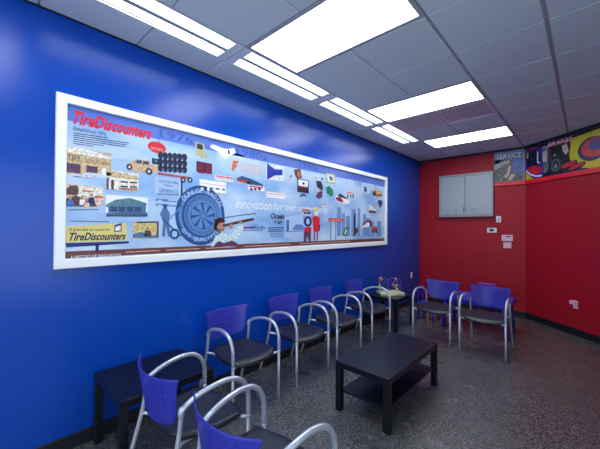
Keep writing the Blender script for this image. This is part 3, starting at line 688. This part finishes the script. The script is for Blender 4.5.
('P',4,'maroon',[(3.118,1.54),(3.287,1.54),(3.287,1.514),(3.118,1.514)]),
('E',5,'ink',3.151,1.498,0.03,0.016,0),
('E',5,'ink',3.253,1.497,0.031,0.017,0)]
SERV=[('P',1,'skyp',[(1.405,2.971),(1.847,2.971),(1.847,2.767),(1.405,2.767)]),
('T',3,'ink2','SERVICE',1.443,2.84,0.377,0.093,0.1,0.07),
('T',4,'wh','SERVICE',1.437,2.848,0.374,0.09,0.1,0.02),
('P',1,'engine',[(1.405,2.849),(1.662,2.812),(1.692,2.591),(1.84,2.538),(1.839,2.414),(1.405,2.419)]),
('P',2,'greyp',[(1.405,2.755),(1.54,2.82),(1.632,2.798),(1.555,2.735),(1.445,2.676),(1.405,2.662)]),
('P',2,'denim',[(1.662,2.839),(1.847,2.838),(1.847,2.546),(1.692,2.573)]),
('P',3,'skinp',[(1.54,2.802),(1.632,2.816),(1.662,2.776),(1.617,2.745),(1.555,2.754)]),
('P',3,'skinp',[(1.632,2.725),(1.662,2.703),(1.624,2.526),(1.57,2.486),(1.555,2.533),(1.601,2.601)]),
('P',3,'skinp',[(1.616,2.454),(1.662,2.549),(1.722,2.56),(1.715,2.516),(1.647,2.442)]),
('L',3,'greyp',0.02,[(1.445,2.601),(1.539,2.498)]),
('L',3,'ink2',0.012,[(1.429,2.64),(1.586,2.439)]),
('L',3,'greyp',0.015,[(1.477,2.431),(1.586,2.567)]),
('L',3,'ink2',0.01,[(1.707,2.445),(1.825,2.504)])]
COMIC=[('P',1,'yel',[(0.003,2.571),(0.174,2.403),(0.003,2.376)]),
('P',1,'royp',[(0.004,2.96),(0.331,2.928),(0.424,2.855),(0.405,2.499),(0.292,2.402),(0.113,2.447),(0.003,2.571)]),
('P',2,'ink2',[(0.03,2.9),(0.274,2.901),(0.312,2.716),(0.234,2.631),(0.05,2.632)]),
('E',3,'redp',0.155,2.96,0.106,0.028,0),
('P',2,'purp',[(0.082,2.94),(0.144,2.933),(0.123,2.653),(0.061,2.63)]),
('P',3,'yel',[(0.04,2.898),(0.072,2.899),(0.063,2.805),(0.036,2.793)]),
('P',3,'redp',[(0.05,2.632),(0.174,2.651),(0.33,2.595),(0.34,2.51),(0.194,2.494),(0.05,2.571)]),
('L',4,'wh',0.025,[(0.018,2.594),(0.092,2.52),(0.214,2.462),(0.339,2.452)]),
('L',4,'wh',0.02,[(0.254,2.872),(0.254,2.686),(0.292,2.67)]),
('P',1,'greyp',[(0.331,2.928),(0.461,2.927),(0.46,2.521),(0.368,2.472)]),
('P',2,'skinp',[(0.35,2.84),(0.424,2.855),(0.442,2.752),(0.415,2.661),(0.349,2.683)]),
('P',1,'blk',[(0.443,2.948),(0.829,2.949),(0.828,2.558),(0.667,2.483),(0.405,2.458)]),
('E',2,'stee',0.583,2.578,0.083,0.102,0),
('E',3,'blk',0.583,2.578,0.051,0.066,0.5),
('E',4,'greyp',0.583,2.554,0.022,0.027,0),
('E',3,'greyp',0.566,2.74,0.021,0.019,0),
('L',3,'stee',0.012,[(0.478,2.841),(0.531,2.476)]),
('L',3,'stee',0.012,[(0.668,2.638),(0.513,2.543)]),
('L',2,'greyp',0.03,[(0.387,2.897),(0.86,2.918)]),
('T',4,'redp','BRAKES',0.443,2.892,0.408,0.095,0.2,0.08),
('T',5,'wh','BRAKES',0.446,2.898,0.402,0.077,0.2,0.0),
('P',3,'skinp',[(0.685,2.852),(0.766,2.876),(0.797,2.746),(0.749,2.697),(0.701,2.77)]),
('P',1,'yel',[(0.813,2.924),(1.315,2.956),(1.313,2.336),(0.903,2.424),(0.812,2.607)]),
('E',2,'yel',1.035,2.695,0.227,0.244,0),
('E',4,'navp',1.139,2.697,0.203,0.171,0),
('E',5,'redp',1.166,2.711,0.18,0.134,0),
('E',6,'purp',1.199,2.741,0.118,0.078,0),
('E',6,'blk',1.029,2.74,0.012,0.013,0),
('E',6,'blk',1.152,2.638,0.012,0.012,0),
('P',5,'blk',[(0.642,2.519),(0.717,2.588),(0.919,2.589),(0.934,2.545),(0.827,2.486),(0.7,2.469)]),
('P',6,'redp',[(0.667,2.529),(0.733,2.57),(0.896,2.58),(0.911,2.55),(0.812,2.516),(0.7,2.495)]),
('P',5,'blk',[(0.772,2.455),(0.843,2.537),(1.035,2.541),(1.049,2.498),(0.948,2.439),(0.827,2.422)]),
('P',6,'redp',[(0.796,2.466),(0.858,2.521),(1.014,2.531),(1.028,2.502),(0.933,2.469),(0.827,2.447)]),
('P',3,'navp',[(0.667,2.46),(0.904,2.476),(1.118,2.427),(1.062,2.388),(0.7,2.4)])]

# ---------------------------------------------------------------- printed artwork (flat ink layers on real panels)
PAL = dict(sky=(150,182,226), band=(88,120,205), brown=(112,62,58), sheet=(186,208,236), pale=(176,200,236), red=(222,42,60), navy=(34,48,110), ink=(44,48,72),
 sandl=(196,178,160), cream=(232,226,214), sand=(206,180,140), plum=(96,66,100), white=(240,243,248), silver=(205,214,228), peach=(226,190,172), umber=(92,68,66),
 skin=(190,140,120), blue=(60,120,200), orange=(214,110,66), tan=(214,178,142), teal=(92,132,148), steel=(84,122,170), slate=(60,84,118), gold=(206,186,126),
 yellow=(226,208,128), paper=(224,232,240), cloud=(212,226,244), year=(64,88,182), rust=(184,92,76), charcoal=(46,48,66), tire=(48,84,142), tirel=(98,142,200), khaki=(184,184,142),
 maroon=(150,40,66), greyw=(186,196,210), royal=(36,58,170), green=(34,132,82), shirt=(206,226,238), hair=(58,34,34), sky2=(112,150,206),
 skyp=(120,140,180), ink2=(26,28,56), engine=(98,100,98), greyp=(150,158,170), denim=(82,108,172), skinp=(196,176,160), yel=(206,190,30), royp=(50,50,150), redp=(200,40,50),
 purp=(60,40,120), wh=(225,228,240), blk=(26,28,38), stee=(90,98,104), navp=(38,36,96))
def ink(n):
    k = 'print_'+n; flat = n in ('red', 'ink', 'navy', 'year', 'band', 'brown', 'sheet', 'white', 'yellow', 'yel', 'redp', 'tire', 'ink2', 'wh', 'cloud', 'pale', 'steel', 'tirel', 'sky2')
    if k not in M: M[k] = mat(k, lin(PAL[n]), .38, spec=.35, var=0 if flat else .3, vscale=60)
    return k
def text_mesh(s, bold=0):
    cu = bpy.data.curves.new('lettering', 'FONT'); cu.body = s; cu.offset = bold; cu.resolution_u = 2
    o = bpy.data.objects.new('lettering', cu); C.objects.link(o); bpy.context.view_layer.update()
    me = bpy.data.meshes.new_from_object(o); V = [v.co.copy() for v in me.vertices]; F = [tuple(p.vertices) for p in me.polygons]
    bpy.data.objects.remove(o); bpy.data.meshes.remove(me); bpy.data.curves.remove(cu)
    return V, F
def art(name, base, base_mat, items, put, parent, zc=None, step=.0006):
    """one mesh: panel sheet plus every printed shape; put(a, b, d) -> 3D (a along the wall, b height, d off the wall)"""
    bm = nbm(); mats = [base_mat]
    def mi(c):
        k = ink(c)
        if k not in mats: mats.append(k)
        return mats.index(k)
    A0, A1, B0, B1, T = base
    cz = lambda z: min(max(z, B0), B1); ca = lambda a: min(max(a, A0), A1)
    def face(pts, d, m):
        P = []
        for a, b in pts:
            q = (ca(a), cz(b))
            if not P or (abs(P[-1][0]-q[0])+abs(P[-1][1]-q[1])) > 1e-5: P.append(q)
        if len(P) < 3: return
        f = bm.faces.new([bm.verts.new(put(a, b, d)) for a, b in P]); f.material_index = m
        return f
    c = [(A0, B0), (A1, B0), (A1, B1), (A0, B1)]
    lo = [bm.verts.new(put(a, b, 0)) for a, b in c]; hi = [bm.verts.new(put(a, b, T)) for a, b in c]
    bm.faces.new(lo); bm.faces.new(hi)
    for i in range(4): bm.faces.new((lo[i], lo[(i+1) % 4], hi[(i+1) % 4], hi[i]))
    for it in items:
        k, lay, col = it[:3]; d = T+lay*step; m = mi(col)
        if k == 'P': face(it[3], d, m)
        elif k == 'L':
            hw = it[3]/2
            for (a0, b0), (a1, b1) in zip(it[4], it[4][1:]):
                v = Vector((a1-a0, b1-b0)).normalized(); n = Vector((-v.y, v.x))*hw
                face([(a0+n.x, b0+n.y), (a1+n.x, b1+n.y), (a1-n.x, b1-n.y), (a0-n.x, b0-n.y)], d, m)
        elif k == 'E':
            a, b, ra, rb, rin = it[3:8]; N = 40 if ra > .06 else 18
            o = [(a+math.cos(2*PI*i/N)*ra, b+math.sin(2*PI*i/N)*rb) for i in range(N)]
            if not rin: face(o, d, m)
            else:
                q = [(a+math.cos(2*PI*i/N)*ra*rin, b+math.sin(2*PI*i/N)*rb*rin) for i in range(N)]
                for i in range(N): face([o[i], o[(i+1) % N], q[(i+1) % N], q[i]], d, m)
        elif k == 'T':
            s, a, b, wd, ht, sh, bold = it[3:10]; V, F = text_mesh(s, bold)
            x0 = min(v.x for v in V); x1 = max(v.x for v in V); cap = .70
            vs = [bm.verts.new(put(ca(a+((v.x-x0)/(x1-x0))*wd+sh*ht*v.y/cap*.9), cz(b+v.y/cap*ht), d)) for v in V]
            for f in F:
                try: bm.faces.new([vs[i] for i in f]).material_index = m
                except ValueError: pass
        elif k == 'A':
            s, a, b, r, ht, g0, g1 = it[3:10]; top = r > 0; n = len(s)
            for i, ch in enumerate(s):
                if ch == ' ': continue
                th = math.radians(g0+(g1-g0)*i/(n-1)); V, F = text_mesh(ch, .02); w = max(v.x for v in V)
                R = abs(r); rr = R if top else R+ht*.0
                ex = Vector((math.sin(th), -math.cos(th))) if top else Vector((-math.sin(th), math.cos(th))); ey = Vector((math.cos(th), math.sin(th))) if top else -Vector((math.cos(th), math.sin(th)))
                o = Vector((a, b))+Vector((math.cos(th), math.sin(th)))*rr
                vs = []
                for v in V:
                    q = o+ex*((v.x-w/2)/.7*ht)+ey*(v.y/.7*ht); vs.append(bm.verts.new(put(ca(q.x), cz(q.y), d)))
                for f in F:
                    try: bm.faces.new([vs[i] for i in f]).material_index = m
                    except ValueError: pass
    me = bpy.data.meshes.new(name); bm.to_mesh(me); bm.free()
    for k in mats: me.materials.append(M[k])
    o = bpy.data.objects.new(name, me); C.objects.link(o)
    if parent: o.parent = parent
    return o
# sky-like printed ground of the mural
def sky_mat():
    m = mat('print_sky', lin((158, 188, 228)), .38, spec=.35); nt = m.node_tree; b = nt.nodes['Principled BSDF']
    tc = nt.nodes.new('ShaderNodeTexCoord'); mp = nt.nodes.new('ShaderNodeMapping'); mp.inputs['Scale'].default_value = (1, .9, 2.2)
    n = nt.nodes.new('ShaderNodeTexNoise'); n.inputs['Scale'].default_value = 1.6; n.inputs['Detail'].default_value = 6
    r = nt.nodes.new('ShaderNodeValToRGB'); r.color_ramp.elements[0].position = .36; r.color_ramp.elements[1].position = .66
    r.color_ramp.elements[0].color = (*lin((132, 174, 226)), 1); r.color_ramp.elements[1].color = (*lin((200, 222, 246)), 1)
    for a, c in ((tc.outputs['Object'], mp.inputs[0]), (mp.outputs[0], n.inputs[0]), (n.outputs['Fac'], r.inputs[0]), (r.outputs[0], b.inputs['Base Color'])): nt.links.new(a, c)
    return m
M['print_sky'] = sky_mat()
FY0, FY1, FZ0, FZ1 = -1.122, 3.625, 1.267, 2.475
mural = empty('framed_mural', (0.001, (FY0+FY1)/2, FZ0), 'long white-framed company history mural on the blue wall above the row of chairs', 'mural')
my = (FY0+FY1)/2
bm = nbm(); bd = .062; T = .035
P = [(FY0-my, FY1-my, 0, FZ1-FZ0)]
a0, a1, b0, b1 = FY0-my, FY1-my, 0, FZ1-FZ0
def ring(bm, offs):
    rs = []
    for inset, x in offs:
        rs.append([bm.verts.new((x, a, b)) for a, b in ((a0+inset, b0+inset), (a1-inset, b0+inset), (a1-inset, b1-inset), (a0+inset, b1-inset))])
    for A, B in zip(rs, rs[1:]+rs[:1]):
        for i in range(4): bm.faces.new((A[i], A[(i+1) % 4], B[(i+1) % 4], B[i]))
ring(bm, [(0, 0), (0, T-.004), (.004, T), (bd-.004, T), (bd, T-.006), (bd, 0)])
link('frame', bm, 'white_frame', mural)
art('printed_panel', (a0+bd+.0005, a1-bd-.0005, bd+.0005, b1-bd-.0005, .012), 'print_sky', [tuple([it[0], it[1], it[2]]+list(shift)) for it, shift in
    [(it, (lambda it: ([[(a-my, b-FZ0) for a, b in it[3]]] if it[0] == 'P' else
      [it[3], [(a-my, b-FZ0) for a, b in it[4]]] if it[0] == 'L' else
      [it[3]-my, it[4]-FZ0]+list(it[5:]) if it[0] == 'E' else
      [it[3], it[4]-my, it[5]-FZ0]+list(it[6:])))(it)) for it in MURAL]], lambda a, b, d: (d, a, b), mural)
# comic style posters above the red ledges
po = art('service_poster', (1.397, JX-.012, 2.421, H-.04, .006), 'print_skyp' if ink('skyp') else '', SERV, lambda a, b, d: (a, L-.001-d, b), None, step=.0005)
tag(po, 'poster lettered SERVICE with hands working on an engine, right of the grey wall cabinet', 'poster')
po = art('brakes_poster', (.01, 1.75, 2.421, H-.062, .006), 'print_blk' if ink('blk') else '', COMIC, lambda a, b, d: (JX+DX*a+NX*(.001+d), L+DY*a+NY*(.001+d), b), None, step=.0005)
tag(po, 'comic style poster lettered BRAKES with yellow ring and red brake parts on the angled wall', 'poster')

# ---------------------------------------------------------------- things on the red walls
t = empty('wall_cabinet', (.915, L-.001, 1.80), 'grey double-door metal cabinet mounted high on the red back wall', 'cabinet')
bm = nbm(); w2, hh, dp = .478, .836, .09
box(bm, -w2, -dp, 0, w2, 0, .022); box(bm, -w2, -dp, hh-.022, w2, 0, hh); box(bm, -w2, -dp, .022, -w2+.022, 0, hh-.022); box(bm, w2-.022, -dp, .022, w2, 0, hh-.022)
box(bm, -w2+.022, -.012, .022, w2-.022, 0, hh-.022); link('body', bm, 'cab_grey', t)
for s in (-1, 1):
    bm = nbm(); xa, xb = sorted((s*.003, s*(w2-.026))); box(bm, xa, -dp+.012, .034, xb, -dp+.030, hh-.028, .003, 1); d = link('door', bm, 'cab_grey', t)
    bm = nbm(); cx, cz, R = s*.155, .115, .038
    rings = [[bm.verts.new((cx+math.cos(2*PI*k/24)*r, y, cz+math.sin(2*PI*k/24)*r)) for k in range(24)] for r, y in ((R, -dp+.013), (R, -dp+.006), (R-.006, -dp+.006), (R-.006, -dp+.013))]
    for A, B in zip(rings, rings[1:]):
        for k in range(24): bm.faces.new((A[k], A[(k+1) % 24], B[(k+1) % 24], B[k]))
    link('ring_pull', bm, 'cab_dark', d)
    bm = nbm(); xa, xb = sorted((s*.018, s*.030)); box(bm, xa, -dp-.002, .075, xb, -dp+.014, .185, .003, 2); link('handle', bm, 'cab_dark', d)
def plate(name, x, z, w_, h_, mt, label, cat, d=.01):
    t = empty(name, (x, L-.001, z), label, cat); bm = nbm(); box(bm, -w_/2, -d, -h_/2, w_/2, 0, h_/2, .004, 2); link('cover_plate', bm, mt, t); return t
t = plate('light_switch', 1.468, 1.742, .078, .115, 'plate_white', 'small white light switch just below the right corner of the grey cabinet', 'light switch')
bm = nbm(); box(bm, -.012, -.016, -.026, .012, -.010, .026, .002, 1); link('rocker', bm, 'cab_grey', t)
t = plate('thermostat', 1.362, 1.537, .155, .088, 'plate_white', 'white thermostat with dark display below the grey cabinet', 'thermostat', .028)
bm = nbm(); box(bm, -.038, -.031, -.020, .036, -.028, .024, .001, 1); link('display', bm, 'screen_dark', t)
t = plate('alarm_keypad', 1.603, 1.40, .17, .112, 'plate_pink', 'pinkish white alarm keypad with dark display, right of and below the thermostat', 'keypad', .026)
bm = nbm(); box(bm, -.01, -.029, .018, .056, -.026, .036, .001, 1); link('display', bm, 'screen_dark', t)
for k in range(4):
    bm = nbm(); box(bm, -.055+k*.028, -.029, -.03, -.037+k*.028, -.026, -.014, .001, 1); link('button', bm, 'vent', t)
t = plate('double_switch', 1.603, 1.268, .125, .112, 'plate_pink', 'pinkish white double switch plate directly under the alarm keypad', 'light switch')
for s in (-1, 1):
    bm = nbm(); box(bm, s*.026-.011, -.015, -.024, s*.026+.011, -.010, .024, .002, 1); link('rocker', bm, 'vent', t)
t = empty('wall_outlet', (.001, 4.743, .60), 'white outlet plate low on the blue wall near the red corner', 'outlet')
bm = nbm(); box(bm, 0, -.038, -.06, .008, .038, .06, .003, 2); link('cover_plate', bm, 'plate_white', t)
for s in (-1, 1):
    bm = nbm(); box(bm, .008, -.017, s*.024-.014, .0105, .017, s*.024+.014, .002, 1); link('socket', bm, 'housing', t)
s_ = .89
t = empty('wall_outlet', (JX+DX*s_+NX*.001, L+DY*s_+NY*.001, .455), 'pinkish white outlet with a plug-in adapter low on the angled red wall', 'outlet', None, math.atan2(DY, DX))
bm = nbm(); box(bm, -.036, -.008, -.06, .036, 0, .06, .003, 2); link('cover_plate', bm, 'plate_pink', t)
bm = nbm(); box(bm, -.017, -.0105, -.04, .017, -.008, -.012, .001, 1); link('socket', bm, 'vent', t)
bm = nbm(); box(bm, -.062, -.042, .0, .028, -.0085, .052, .006, 2); link('plug_adapter', bm, 'plate_pink', t)
bm = nbm(); box(bm, .03, L-.09, 2.895, .09, L-.03, 2.955, .01, 2); box(bm, .04, L-.035, 2.905, .08, L-.001, 2.945)
tag(link('corner_sensor', bm, 'black_trim'), 'small black sensor high in the corner where the blue and red walls meet', 'sensor')

# ---------------------------------------------------------------- guest chairs
def make_chair(label, group):
    t = empty('guest_chair', (0, 0, 0), label, 'chair', group)
    W = .252; F = .27
    for s in (-1, 1):
        x = s*W; xr = s*.226; xf = s*.244
        bm = nbm(); tube(bm, [(x, F, 0), (x, F, .2), (x, F, .44)], .0125); link('leg', bm, 'silver', t, True)
        arm = catmull([(x, F, .442), (x, F, .51), (x, F-.006, .570), (x, F-.034, .634), (x, F-.088, .676), (x*.98, F-.165, .690), (x*.96, F-.255, .681), (x*.93, F-.335, .660), (xr+s*.006, F-.395, .628), (xr, F-.412, .600)], 5)
        bm = nbm(); tube(bm, arm, .0145); link('armrest', bm, 'silver', t, True)
        bm = nbm(); tube(bm, catmull([(xr, F-.408, .605), (xr+s*.003, F-.43, .45), (xr+s*.010, F-.49, .22), (xf, F-.56, 0)], 5), .0125); link('leg', bm, 'silver', t, True)
        bm = nbm(); ellipsoid(bm, (xr, F-.412, .600), (.018, .016, .036)); link('joint_cap', bm, 'silver', t, True)
        bm = nbm(); tube(bm, catmull([(xr, F-.432, .430), (xr*.80, F-.36, .418), (xr*.72, F-.2, .405), (xr*.80, F-.06, .405), (x*.99, F-.004, .420)], 4), .010); link('seat_rail', bm, 'silver', t, True)
        bm = nbm(); ellipsoid(bm, (x, F+.001, .428), (.017, .017, .012), 10); link('leg_joint', bm, 'silver', t, True)
    # seat: rounded, waterfall front, dished
    bm = nbm(); nx, ny = 16, 16; G = {}
    def outl(v):        # half width along the depth v (0 front .. 1 back)
        return .240*(1-.22*max(0, v-.40)**1.2*1.9)*(1 if v > .12 else (.86+.14*math.sin(v/.12*PI/2)))
    for lay in (0, 1):
        for i in range(nx+1):
            for j in range(ny+1):
                u = -1+2*i/nx; v = j/ny; hw = outl(v)
                if v > .86: hw *= math.sqrt(max(.12, 1-((v-.86)/.14)**2*.75))
                x = u*hw; y = F+.028-.045*(abs(u)**2.4)*(1-v)**2-v*.455
                z = .452-.034*max(0, (.2-v)/.2)**2+.010*u*u*(.4+v)-.008*math.sin(PI*v)
                if lay: z -= .034-.016*max(0, (.2-v)/.2); x *= .965; y = y*.97+.002
                G[lay, i, j] = bm.verts.new((x, y, z))
    for lay in (0, 1):
        for i in range(nx):
            for j in range(ny): bm.faces.new((G[lay, i, j], G[lay, i+1, j], G[lay, i+1, j+1], G[lay, i, j+1]))
    rim = [(i, 0) for i in range(nx)]+[(nx, j) for j in range(ny)]+[(i, ny) for i in range(nx, 0, -1)]+[(0, j) for j in range(ny, 0, -1)]
    for k in range(len(rim)):
        a, b = rim[k], rim[(k+1) % len(rim)]; bm.faces.new((G[(0,)+a], G[(0,)+b], G[(1,)+b], G[(1,)+a]))
    link('seat', bm, 'seat_black', t, True)
    # backrest: curved translucent shell, wide ears at the top, rounded lower end
    bm = nbm(); nx, nz = 22, 22; G = {}
    def hwz(z):
        pts = [(.515, .085), (.522, .125), (.537, .170), (.56, .195), (.60, .208), (.64, .214), (.70, .223), (.75, .236), (.78, .247)]
        for (z0, w0), (z1, w1) in zip(pts, pts[1:]):
            if z <= z1: return w0+(w1-w0)*(z-z0)/(z1-z0)
        return pts[-1][1]
    for lay in (0, 1):
        for i in range(nx+1):
            for j in range(nz+1):
                u = -1+2*i/nx; zz = .515+.263*j/nz; hw = hwz(zz)
                z = zz+.010*(abs(u)**3)*(j/nz)**3
                y = F-.468-.045*((zz-.515)/.263)+.075*(u*hw/.24)**2
                if lay: y -= .006
                G[lay, i, j] = bm.verts.new((u*hw, y, z))
    for lay in (0, 1):
        for i in range(nx):
            for j in range(nz): bm.faces.new((G[lay, i, j], G[lay, i+1, j], G[lay, i+1, j+1], G[lay, i, j+1]))
    rim = [(i, 0) for i in range(nx)]+[(nx, j) for j in range(nz)]+[(i, nz) for i in range(nx, 0, -1)]+[(0, j) for j in range(nz, 0, -1)]
    for k in range(len(rim)):
        a, b = rim[k], rim[(k+1) % len(rim)]; bm.faces.new((G[(0,)+a], G[(0,)+b], G[(1,)+b], G[(1,)+a]))
    link('backrest', bm, 'back_blue', t, True)
    return t
G1 = 'blue-backed guest chairs in the row against the blue wall'
chair = make_chair('guest chair against the blue wall, first of four, right of the near end table', G1)
FX = .585           # x of the front legs of the wall row
chair.location = (FX-.27, .19, 0); chair.rotation_euler = (0, 0, -PI/2)
for y, lab in ((.935, 'guest chair against the blue wall, second of four from the near end table'),
               (1.60, 'guest chair against the blue wall, third of four from the near end table'),
               (2.38, 'guest chair against the blue wall, fourth of the row, beside the far end table')):
    tree_copy(chair, None, (FX-.27, y, 0), -PI/2, lab)
c = tree_copy(chair, None, (.91, -.625, 0), 0, 'guest chair seen from behind in the foreground, left one beside the near end table'); c['group'] = 'foreground chairs seen from behind'
c = tree_copy(chair, None, (1.553, -.620, 0), 0, 'guest chair nearest the viewer, seen from behind, cut by the bottom edge'); c['group'] = 'foreground chairs seen from behind'
c = tree_copy(chair, None, (1.09, 3.11, 0), PI-.02, 'left one of the two guest chairs facing the viewer before the red wall'); c['group'] = 'chairs facing the viewer near the red wall'
c = tree_copy(chair, None, (1.71, 3.085, 0), PI, 'right one of the two guest chairs facing the viewer before the red wall'); c['group'] = 'chairs facing the viewer near the red wall'

# ---------------------------------------------------------------- black tables
def table(name, x0, x1, y0, y1, h, label, shelf=None, leg=.05, top=.05):
    X, Y = (x1-x0)/2, (y1-y0)/2; t = empty(name, ((x0+x1)/2, (y0+y1)/2, 0), label, 'table')
    bm = nbm(); box(bm, -X, -Y, h-top, X, Y, h, .0025, 1); link('tabletop', bm, 'table_black', t)
    for sx in (-1, 1):
        for sy in (-1, 1):
            bm = nbm(); xa, xb = sorted((sx*(X-.0005), sx*(X-leg))); ya, yb = sorted((sy*(Y-.0005), sy*(Y-leg))); box(bm, xa, ya, 0, xb, yb, h-top, .0015, 1); link('leg', bm, 'table_black', t)
    if shelf:
        bm = nbm(); box(bm, -X+.03, -Y+.03, shelf-.016, X-.03, Y-.03, shelf, .001, 1)
        link('shelf', bm, 'table_black', t)
table('coffee_table', 1.075, 1.572, .65, 1.69, .42, 'low black rectangular coffee table with lower shelf in the middle of the floor', .175, .052)
table('end_table', .04, .60, -.885, -.245, .50, 'black end table against the blue wall at the lower left behind the foreground chairs')
table('end_table', .04, .59, 2.84, 3.46, .50, 'black end table near the red corner carrying the wire bead toy')

# ---------------------------------------------------------------- bead toy on the far end table
t = empty('bead_maze', (.34, 3.13, .50), "child's wire bead maze on pale wooden base, standing on the far end table", 'toy', None, -.75)
bm = nbm(); box(bm, -.13, -.19, 0, .13, .19, .045, .008, 2); link('base', bm, 'maze_base', t)
import random; random.seed(4)
for k, (c_, pts) in enumerate([('wire_purple', [(-.05, -.13, .03), (-.05, -.12, .19), (-.02, -.05, .235), (.0, .0, .12), (.03, .06, .22), (.05, .13, .20), (.05, .14, .03)]),
     ('wire_blue', [(.05, -.13, .03), (.06, -.13, .16), (.02, -.06, .20), (-.03, 0, .21), (-.05, .08, .10), (-.05, .13, .03)]),
     ('wire_green', [(.0, -.15, .03), (0, -.15, .22), (.0, -.10, .24), (.02, -.05, .10), (.0, .02, .06), (-.02, .06, .17), (0, .12, .16), (.0, .15, .03)]),
     ('wire_purple', [(-.02, -.02, .03), (-.02, -.02, .21), (.0, .03, .24), (.01, .08, .21), (.02, .09, .03)])]):
    cp = catmull([(p[0]*1.2, p[1]*1.15, p[2]*1.05+.008) for p in pts], 8); bm = nbm(); tube(bm, cp, .0038, 6); wv = link('wire', bm, c_, t, True)
    for j in range(5):
        p = cp[min(len(cp)-1, (2+j*2) if k in (0, 2) else (len(cp)-3-j*2))]
        bm = nbm(); ellipsoid(bm, p, (.018, .018, .016), 10); link('bead', bm, ['bead_yellow', 'bead_yellow', 'bead_purple', 'bead_red', 'bead_yellow'][j], wv, True)

# ---------------------------------------------------------------- children's blue table and stools behind the pair of chairs
t = empty('childrens_table', (1.40, 3.96, 0), "low blue plastic children's table behind the two chairs near the red wall", 'table')
bm = nbm(); box(bm, -.47, -.32, .455, .47, .32, .50, .012, 3); box(bm, -.44, -.29, .41, .44, .29, .456, .004, 1); link('tabletop', bm, 'kid_blue', t)
for sx in (-1, 1):
    for sy in (-1, 1):
        bm = nbm(); tube(bm, [(sx*.42, sy*.27, 0), (sx*.40, sy*.25, .41)], .032, 14); link('leg', bm, 'kid_blue', t, True)
def kid_chair(x, y, rz, label, s=1.0, km='kid_purple'):
    t = empty('childrens_chair', (x, y, 0), label, 'chair', "children's chairs by the red wall", rz)
    bm = nbm(); box(bm, -.14, -.14, .26, .14, .14, .285, .01, 2); link('seat', bm, km, t)
    bm = nbm(); box(bm, -.13, -.145, .40, .13, -.12, .625*s, .012, 3); box(bm, -.13, -.14, .28, -.10, -.122, .40); box(bm, .10, -.14, .28, .13, -.122, .40); link('backrest', bm, km, t)
    for sx in (-1, 1):
        for sy in (-1, 1):
            bm = nbm(); tube(bm, [(sx*.13, sy*.13, 0), (sx*.115, sy*.115, .262)], .016, 10); link('leg', bm, km, t, True)
kid_chair(1.40, 4.46, PI, "small purple children's chair behind the blue children's table, tucked near the red wall")
kid_chair(.66, 3.90, -PI/2*1.0, "small blue children's chair at the left end of the blue children's table", .88, 'kid_blue')
